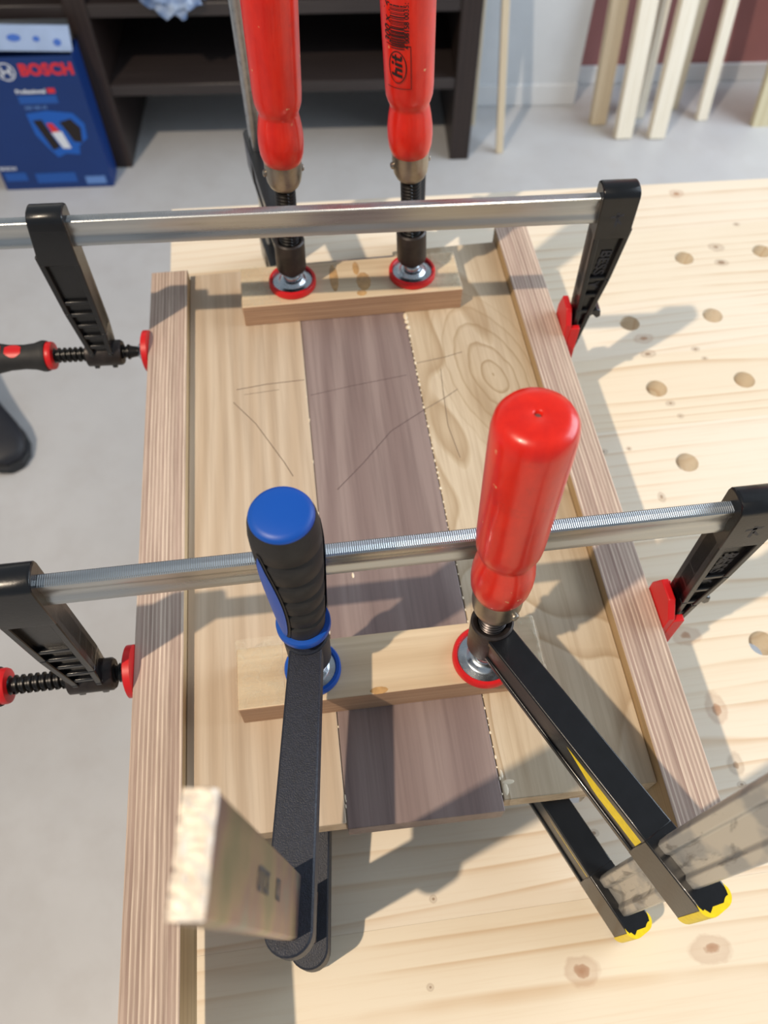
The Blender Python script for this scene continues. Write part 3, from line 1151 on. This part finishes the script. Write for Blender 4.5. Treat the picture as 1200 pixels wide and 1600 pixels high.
        k_ = len(pts)
        vs = [(u, v, ztop(u)) for u, v in pts] + [(u, v, ztop(u) - flip * hgt(u)) for u, v in pts]
        g.add(vs, [tuple(range(k_)), tuple(range(k_, 2 * k_))[::-1]] + [(i, k_ + i, k_ + (i + 1) % k_, (i + 1) % k_) for i in range(k_)])
        return g

    if kind == 'red':
        g = i_beam(T, 'sliding_arm', zt0 - 2, zt1, hb[0], hb[1])
        arm = g.build('sliding_arm', skin, T, 0.8, 40)
        bs = MB().lathe([(d['rod'] + 0.3, zb1 - 1.5), (9.6, zb1), (11.2, zb1 + 0.6), (12.3, zb1 - 0.6), (12.3, zb0 + 2), (11.2, zb0), (7, zb0)], 40, cap=False).xf(lean).build('boss', 'black_worn', arm, smooth=40)
    else:
        g, _, _ = beam(zt0 - 3, zt1, hb[0], hb[1], 0, ue, wa0, wa1, True)
        arm = g.build('sliding_arm', skin, T, 1.2, 40)
        MB().lathe([(d['rod'] + 0.5, zb1 - 2), (12.0, zb1 - 1), (13.0, zb1 - 2.2), (12.6, zb0 + 2), (11.4, zb0), (7, zb0)], 40, cap=False).xf(lean).build('boss', skin, arm, smooth=40)
        MB().box(u0 - 40, u0 - 39.4, -0.3, 0.3, 0, 0.2)
    # bar
    bt = d['bar_t'] / 2
    zlo, zhi = d['bar_z']
    lu, lv = d.get('bar_lean', (0, 0))
    zm = (zt0 + zt1) / 2
    um = (u0 + u1) / 2
    e = (u1 - u0)
    gr = d.get('groove', 0.66)
    half = [(u0, bt * 0.55), (u0 + 1.2, bt), (u0 + e * 0.24, bt), (u0 + e * 0.30, bt * gr), (u0 + e * 0.70, bt * gr), (u0 + e * 0.76, bt), (u1 - 1.2, bt), (u1, bt * 0.55)]
    prof = half + [(u, -v) for u, v in half[::-1]]
    bar = MB().prism(prof, zlo, zhi, 'Z')
    sh = lambda p: Vector((p.x + lu * (p.z - zm), p.y + lv * (p.z - zm), p.z))
    bar.xf(sh)
    bo = bar.build('bar', d['bar_mat'], T, 0.5, 30)
    if d.get('cut'):
        n = 18
        cut = MB()
        vs, fs = [], []
        ins = [(um + (u - um) * 1.0, v) for u, v in prof]
        random.seed(5)
        nn = 26
        for j in range(7):
            for i in range(nn + 1):
                u = u0 + 0.4 + (e - 0.8) * i / nn
                lim = bt * 0.95
                v = (-1 + 2 * j / 6) * lim
                vs.append((u, v, zhi + 0.2 + random.uniform(0, 1.2) - (0.6 if j in (0, 6) else 0)))
        for j in range(6):
            for i in range(nn):
                fs.append((j * (nn + 1) + i, j * (nn + 1) + i + 1, (j + 1) * (nn + 1) + i + 1, (j + 1) * (nn + 1) + i))
        cut.add(vs, fs).xf(sh).build('cut_end', 'cut_end', bo, smooth=20, fix=False)
    # fixed lower arm with its jaw under the boards
    jz = d['jaw_z']
    if kind == 'red':
        g = i_beam(T, 'fixed_arm', jz - 1, d['low_top'], hb[0], d['low_h'])
        g.lathe([(13, jz - 14), (13, jz)], 24)
        low = g.build('fixed_arm', skin, T, 0.8, 40)
    else:
        g, _, _ = beam(jz, d['low_top'], hb[0], d['low_h'], 0, ue, wa0, wa1, True)
        g.lathe([(12, jz - 14), (12, jz)], 24)
        low = g.build('fixed_arm', skin, T, 1.2, 40)
    if d.get('yellow'):
        for ob, tp0, tp1, h0, h1, sk in ((arm, zt0 - 2, zt1, hb[0], hb[1], 1.0), (low, jz - 1, d['low_top'], hb[0], d['low_h'], 0.25)):
            # yellow stripe in the sunken side and a dipped tip
            def ztop(u): return tp0 + (tp1 - tp0) * u / ue
            def hgt(u): return h0 + (h1 - h0) * u / ue
            def wid(u): return wa0 + (wa1 - wa0) * u / ue
            ua, ub = u0 - 62, u0 - 4
            st = MB()
            n = 12
            vs, fs = [], []
            for sgn in (-1, 1):
                for i in range(n + 1):
                    u = ua + (ub - ua) * i / n
                    t = i / n
                    v = sgn * (wid(u) / 2 * 0.86 + 0.25)
                    zz = ztop(u) - hgt(u) * 0.23
                    vs += [(u, v, zz), (u, v, zz - hgt(u) * sk * (0.03 + 0.36 * min(1, t * 2.2)))]
                b0 = 0 if sgn < 0 else 2 * (n + 1)
                fs += [(b0 + 2 * i, b0 + 2 * i + 2, b0 + 2 * i + 3, b0 + 2 * i + 1) for i in range(n)]
            st.add(vs, fs).build('yellow_stripe', 'yellow_paint', ob, smooth=0, fix=False)
            n = 16
            rr_ = wid(ue) / 2 + 0.25
            tip = MB()
            vs, fs = [], []
            path = [(ue - 6 + 6.25 * math.cos(a), -rr_ + 6.25 + 6.25 * math.sin(a)) for a in [-math.pi * 0.5 + i * (math.pi / 2) / 6 for i in range(7)]] \
                + [(ue - 6 + 6.25 * math.cos(a), rr_ - 6.25 + 6.25 * math.sin(a)) for a in [i * (math.pi / 2) / 6 for i in range(7)]]
            random.seed(9)
            for i, (u, v) in enumerate(path):
                vs += [(u, v, ztop(ue) - 0.5), (u, v, ztop(ue) - hgt(ue) + 0.6)]
            k_ = len(path)
            fs += [(2 * i, 2 * i + 2, 2 * i + 3, 2 * i + 1) for i in range(k_ - 1)]
            # ragged edge of paint on the top face
            b0 = len(vs)
            for i, (u, v) in enumerate(path):
                dx = random.uniform(2.0, 4.0)
                vs += [(u - 0.1, v, ztop(u) + 0.25), (min(u, ue - 0.2) - dx, v * 0.93, ztop(u - dx) + 0.25)]
            fs += [(b0 + 2 * i, b0 + 2 * i + 1, b0 + 2 * i + 3, b0 + 2 * i + 2) for i in range(k_ - 1)]
            fs += [(2 * i, b0 + 2 * i, b0 + 2 * i + 2, 2 * i + 2) for i in range(k_ - 1)]
            tip.add(vs, fs).build('yellow_tip', 'yellow_paint', ob, smooth=30, fix=False)
    return T, arm, bo


RED = dict(pad=20, boss=(17, 46), rod=8.0, bar_u=(136, 162), tail=13, arm_w=(17, 18), arm_h=(24, 34), bar_t=10, bar_mat='dirty_bar', pin=0)

d1 = dict(RED, boss=(20, 51), ferrule=(65, 87), top=226, arm_end_top=54, bar_z=(-108, 330), jaw_z=-43.5, low_top=-76, low_h=32, yellow=True, bright=True, pin=300)
RC, RC_arm, RC_bar = f_clamp('bar_clamp', 'red handled bar clamp in front, black arm with a yellow stripe', (86.4, 176, FT), -63.9, (-1.5, 11, 221), 'red', d1)

d2 = dict(RED, ferrule=(96, 116), top=250, arm_end_top=36, bar_z=(-104, 330), jaw_z=-39.5, low_top=-72, low_h=32, pin=10, bar_mat='zinc')
f_clamp('bar_clamp', 'red handled bar clamp at the back left, without print on its handle', (-10.5, 532, KT), 98, (6.5, 0, 225), 'red', d2)
d3 = dict(d2)
BRC, BRC_arm, _ = f_clamp('bar_clamp', 'red handled bar clamp at the back right, black barcode print on its handle', (92.5, 531.5, KT), 80.2, (-10, 0, 225), 'red', d3)

d4 = dict(pad=17.3, boss=(22, 56), rod=6.5, ferrule=(56, 69), top=176, groove=0.97, bar_u=(122, 151), tail=7, arm_w=(18, 23), arm_h=(17, 21), arm_end_top=53,
          bar_t=9, bar_z=(-108, 271), bar_mat='passivated', bar_lean=(0.05, 0.0), jaw_z=-43.5, low_top=-72, low_h=32, leaf=[222, 20], cut=True, bright=True)
BC, BC_arm, BC_bar = f_clamp('bar_clamp', 'blue and black handled bar clamp in front, bar cut off at the top', (-19.8, 181.5, FT), -97.4, (-0.8, 3.5, 173), 'blue', d4)


# print on the back right handle
def wrap_print(name, geo, parent, axis, ang, a_mid, z_mid, turn, rad, mat='print_black'):
    """flat shapes laid round the handle; text runs up the handle"""
    vs, fs = geo
    A = Matrix.Rotation(math.radians(-ang), 3, 'Z') @ Vector(axis).normalized()
    q = Vector((0, 0, 1)).rotation_difference(A).to_matrix()
    out = []
    for x, y_ in vs:
        z = z_mid + x                     # reading direction climbs
        a = math.radians(a_mid - ang) - y_ / rad     # letter tops point to the viewer's left
        r = rad(z) if callable(rad) else rad
        out.append(tuple(q @ Vector((r * math.cos(a), r * math.sin(a), z))))
    return MB().add(out, fs).build(name, mat, parent, smooth=0, fix=False)


hd = [c for c in BRC.children if c.name.startswith('handle')][0]


def wp(nm, geo, a_mid, z_mid, mat='print_black', rad=17.75):
    wrap_print(nm, geo, hd, (-10, 0, 225), 80.2, a_mid, z_mid, 0, rad, mat)


ZH = 113
HIT = [(0, 2.4, 0, 10), (2.4, 5.2, 5.2, 6.8), (5.0, 7.4, 0, 6.2), (9.0, 11.4, 0, 6.6), (9.0, 11.4, 7.9, 9.9), (13.6, 16.0, 0.4, 9.4), (12.2, 18.0, 5.2, 6.6), (15.0, 18.0, 0, 1.5)]
for part_ in (HIT[:3], HIT[3:5], HIT[5:]):
    gv_, gf_ = [], []
    for (xa, xb, ya, yb) in part_:
        v2, f2 = rect_grid(xa, xb, ya, yb, 1, 3)
        gf_ += [tuple(len(gv_) + i for i in q) for q in f2]
        gv_ += [((x_ - 8.4 + 0.18 * y_) * 0.78, (y_ - 4.6) * 0.78) for x_, y_ in v2]
    wp('letter_print', (gv_, gf_), 236, ZH + 74)
wp('logo_print', ellipse_ring(0, 0, 10.5, 6.6, 0.6), 236, ZH + 74, rad=17.7)
for gm in (rect_grid(-14, -13.6, -8.6, 9, 1, 6), rect_grid(13.6, 14, -8.6, 9, 1, 6), rect_grid(-14, 14, -9, -8.6, 6, 1)):
    wp('frame_print', gm, 238, ZH + 74, rad=17.7)
wp('size_print', text_geo('300 x 140', 7.0, 0.12, 1.0, 0.15), 215, ZH + 103, rad=17.95)
wp('number_print', text_geo('4 008158 003559', 4.4, 0.08, 1.0), 259, ZH + 102, rad=17.95)
random.seed(21)
x = -13.5
bars_v, bars_f = [], []
while x < 13:
    wdt = random.choice([0.3, 0.5, 0.5, 0.8])
    gv, gf = rect_grid(x, x + wdt, -5, 5, 1, 6)
    bb_ = len(bars_v)
    bars_v += gv
    bars_f += [tuple(bb_ + i for i in f_) for f_ in gf]
    x += wdt + random.choice([0.35, 0.55, 0.55, 0.9])
wp('barcode_print', (bars_v, bars_f), 238, ZH + 99.5, rad=17.95)

# stamped letters on the blue clamp's bar: two short upside-down lines
bd4 = d4['bar_t'] / 2
lu, lv = d4['bar_lean']
u0, u1 = d4['bar_u']
zm = (d4['boss'][1] + d4['arm_end_top']) / 2
for s_, zc, uc in (('SOLID', 182, 135), ('120', 140, 135)):
    vs, fs = text_geo(s_, 10.5, 0.25)
    out = [(uc + y_ + lu * (zc + x_ - zm), bd4 * 0.97 + 0.2, zc + x_) for x_, y_ in vs]
    MB().add(out, fs).build('stamp_print', 'print_grey', BC_bar, smooth=0, fix=False)


# ------------------------------------------------------------------ horizontal bar clamps
def side_clamp(label, origin, rz, xl, xr, pad_z, bar_zt, bar_len_l, arm_in, handle_x):
    T = thing('side_bar_clamp', label, 'clamp', origin, rz, 'bar clamps lying across the boards')
    zt = bar_zt
    # bar with milled top edge
    bh_, hw = 22, 3.9
    b_ = MB()
    half = [(hw, -1.2), (hw, -6), (hw * 0.74, -8), (hw * 0.74, -15), (hw, -17), (hw, -21), (hw - 0.8, -22)]
    prof = [(-v, z) for v, z in half[::-1]] + [(v, z) for v, z in half]
    prof = [(v, zt + z) for v, z in prof]
    x0, x1 = -bar_len_l, xr + 16
    b_.prism(prof[::-1], x0, x1, 'X')
    bo = b_.build('bar', 'zinc', T, 0, 30)
    # teeth
    tb = MB()
    n = int((x1 - x0) / 1.15)
    vs, fs = [], []
    for i in range(n * 2 + 1):
        x = x0 + (x1 - x0) * i / (2 * n)
        h = 0.0 if i % 2 else -0.28
        vs += [(x, -hw, zt - 1.3), (x, -hw + 0.9, zt + h - 0.25), (x, 0, zt + h), (x, hw - 0.9, zt + h - 0.25), (x, hw, zt - 1.3)]
    for i in range(n * 2):
        for j in range(4):
            fs.append((i * 5 + j, (i + 1) * 5 + j, (i + 1) * 5 + j + 1, i * 5 + j + 1))
    tb.add(vs, fs).build('milled_edge', 'zinc', bo, smooth=0, fix=False)

    def arm_geo(inner, outer, zhead, ribs, mir):
        """cast arm: polylines inner/outer from the top down (x,z); sunken web, raised rims, solid head"""
        g_ = MB()
        W = 9.0
        def at(ln, z):
            for (xa, za), (xb, zb_) in zip(ln[:-1], ln[1:]):
                if zb_ <= z <= za:
                    return xa + (xb - xa) * (za - z) / max(1e-6, za - zb_)
            return ln[-1][0]
        zc_ = zhead + 6
        li = [(at(inner, zc_), zc_)] + [p for p in inner if p[1] < zc_]
        lo2 = [(at(outer, zc_), zc_)] + [p for p in outer if p[1] < zc_]
        g_.prism(li + lo2[::-1], -5.5, 5.5, 'Y')
        k = 4.2
        # rims
        for ln, s_ in ((inner, 1), (outer, -1)):
            for (xa, za), (xb, zb_) in zip(ln[:-1], ln[1:]):
                if za > zhead + 8:
                    za = zhead + 8
                    xa = at(ln, za)
                if zb_ >= za:
                    continue
                q_ = [(xa, za), (xa + s_ * k * mir, za), (xb + s_ * k * mir, zb_), (xb, zb_)]
                g_.prism(q_, -W, W, 'Y')
        # head block
        def at_(ln, z):
            for (xa, za), (xb, zb_) in zip(ln[:-1], ln[1:]):
                if zb_ <= z <= za:
                    return xa + (xb - xa) * (za - z) / max(1e-6, za - zb_)
            return ln[-1][0]
        zt_ = inner[0][1]
        hx0, hx1 = inner[0][0], outer[0][0]
        hd0, hd1 = at(inner, zhead), at(outer, zhead)
        rings = []
        for fx in (0, 0.04, 0.5, 0.96, 1.0):
            k2 = 1.0 if 0 < fx < 1 else 0.86
            xa_, xb_ = hx0 + (hx1 - hx0) * fx, hd0 + (hd1 - hd0) * fx
            pts_ = [(xb_, -W - 0.2, zhead), (xb_, W + 0.2, zhead)]
            for i_ in range(9):
                a_ = math.pi * i_ / 8
                pts_.append((xa_, (W + 0.2) * math.cos(a_), zt_ - 7 + 7 * k2 * math.sin(a_) ** 0.8 + 0.0))
            rings.append(pts_)
        g_.loft(rings)
        for z in ribs:
            a_, c_ = at(inner, z), at(outer, z)
            g_.box(min(a_, c_), max(a_, c_), -8.2, 8.2, z - 1.8, z + 1.8)
        return g_, at

    # fixed jaw on the right
    xi = xr + 6
    inner = [(xi - 1, zt + 9), (xi + 2, 118), (xi + 3, 84), (xi + 5, 66)]
    outer = [(xi + 26, zt + 9), (xi + 29, zt + 3), (xi + 28, zt - 18), (xi + 22, 150), (xi + 15, 112), (xi + 11, 84), (xi + 8, 66)]
    g_, at = arm_geo(inner, outer, zt - 32, [150, 133, 116, 100], 1)
    fj = g_.build('fixed_jaw', 'black_lacquer', T, 1.0, 40)
    # small hook on the back of the jaw
    MB().prism([(xi + 12, 112), (xi + 20, 116), (xi + 24, 114), (xi + 25, 108), (xi + 22, 106), (xi + 18, 110), (xi + 11, 104)], -6, 6, 'Y').build('hook', 'black_lacquer', fj, 0.8)
    vs, fs = text_geo('BESSEY', 12, 0.3)
    a_ = math.atan2(-(zt - 40 - 100), -(8))
    em = MB()
    for sgn in (-1,):
        em.add([(xi + 14 + 0.10 * x_ + y_ * 0.95 - 2, -6.3, 158 + x_) for x_, y_ in [(-p, q_) for p, q_ in vs]], fs)
    em.build('raised_letters', 'black_cast', fj, smooth=0, fix=False)
    # round emblem figure on the head
    em = MB()
    for pts in ([(-1, -7), (1, -7), (1.2, 5), (-1.2, 5)], [(-5, 2), (4.5, 4), (4.5, 2), (-5, 0)], [(0, -2), (4, -6), (5, -5), (1, 0)]):
        em.add([(xi + 13 + x_, -9.25, zt - 14 + z_) for x_, z_ in pts], [tuple(range(len(pts)))])
    em.build('emblem', 'black_cast', fj, smooth=0, fix=False)
    # red cap on the jaw
    rc = MB()
    rc.prism([(-15, 66), (15, 66), (15, 104), (9, 119), (-6, 119), (-15, 108)], xr + 0.2, xr + 5, 'X')
    rc.prism([(-15, 66), (-10, 66), (-10, 104), (-15, 104)], xr + 4.9, xr + 13, 'X')
    rc.prism([(10, 66), (15, 66), (15, 104), (10, 104)], xr + 4.9, xr + 13, 'X')
    rc.build('jaw_cap', 'red_plastic', fj, 0.8)

    # sliding arm on the left
    xi = arm_in
    inner = [(xi, zt + 9), (xi - 1.5, 118), (xi - 3, pad_z + 8), (xi - 3, pad_z - 9)]
    outer = [(xi - 25, zt + 9), (xi - 30, zt + 5), (xi - 31, zt - 12), (xi - 27, 140), (xi - 22, pad_z + 8), (xi - 22, pad_z - 9)]
    g_, at = arm_geo(inner, outer, zt - 34, [150, 138, 126, 114, 103], -1)
    sa = g_.build('sliding_arm', 'black_lacquer', T, 1.0, 40)
    MB().lathe([(6.5, xi - 27), (10.5, xi - 26), (10.5, xi + 1), (9.4, xi + 2.5), (6.5, xi + 2.5)], 28, 'X', (0, 0, pad_z)).build('boss', 'black_worn', sa, smooth=40)
    # screw, swivel pad
    MB().thread(6.2, handle_x - 2, xi + 9, 4.4, 1.5, 28, 'X', (0, 0, pad_z)).build('screw', 'black_thread', T, smooth=30)
    MB().lathe([(5.4, xi + 8), (4.6, xi + 12), (3.6, xl - 6.5)], 20, 'X', (0, 0, pad_z)).build('screw_tip', 'black_thread', T)
    pd = MB().lathe([(15, xl - 5.5), (17, xl - 4.6), (17, xl - 0.4), (16, xl)], 44, 'X', (0, 0, pad_z)).build('pad', 'red_plastic', T, smooth=40)
    MB().lathe([(4.5, xl - 10.5), (6.5, xl - 9), (7.6, xl - 6.8), (12.5, xl - 5.8), (13, xl - 5)], 40, 'X', (0, 0, pad_z)).build('swivel_plate', 'zinc_pad', pd, smooth=50)
    # handle: red collar, black grip with red windows
    hx = handle_x
    MB().lathe([(8, hx + 0.5), (11.0, hx), (11.6, hx - 1.5), (11.6, hx - 5), (10.8, hx - 6)], 36, 'X', (0, 0, pad_z)).build('collar', 'red_plastic', T, smooth=40)
    hp = [(12.4, -5), (12.9, -7), (12.9, -9), (11.0, -15), (10.1, -24), (10.6, -36), (13.4, -50), (15.2, -64), (16.0, -80), (15.6, -96), (14.0, -108), (10, -113), (2, -115)]
    hd_ = MB().lathe([(r, hx + z) for r, z in hp][::-1], 40, 'X', (0, 0, pad_z)).build('handle', 'black_rubber', T, smooth=50)

    def rad_at(z):
        for (ra, za), (rb, zb_) in zip(hp[:-1], hp[1:]):
            if zb_ <= z <= za:
                return ra + (rb - ra) * (za - z) / (za - zb_)
        return 12
    for a_mid in (100, 280):
        for (za, zb_) in ((-24, -37), (-40, -50)):
            vs, fs = [], []
            n, m = 8, 8
            for j in range(m + 1):
                z = za + (zb_ - za) * j / m
                hwid = 0.62 * math.sin(math.pi * (0.15 + 0.7 * j / m))
                for i in range(n + 1):
                    a = math.radians(a_mid) + (i / n - 0.5) * 2 * hwid
                    r_ = rad_at(z) + 0.35
                    vs.append((hx + z, r_ * math.cos(a), pad_z + r_ * math.sin(a)))
            for j in range(m):
                for i in range(n):
                    fs.append((j * (n + 1) + i, j * (n + 1) + i + 1, (j + 1) * (n + 1) + i + 1, (j + 1) * (n + 1) + i))
            MB().add(vs, fs).build('grip_window', 'red_plastic', hd_, smooth=60, fix=False)
    return T


side_clamp('zinc bar clamp lying across the boards in front, near the blue handle', (0, 203.6, 0), 0, -134.1, 210.1, 90, 221, 300, -150, -214)
cr = math.radians(-3.05)
side_clamp('zinc bar clamp lying across the boards at the back, before the tall red handles', (0, 480.8, 0), -3.05, -134.1 - 26 * 0, 210.6, 88, 221, 330, -160, -214)
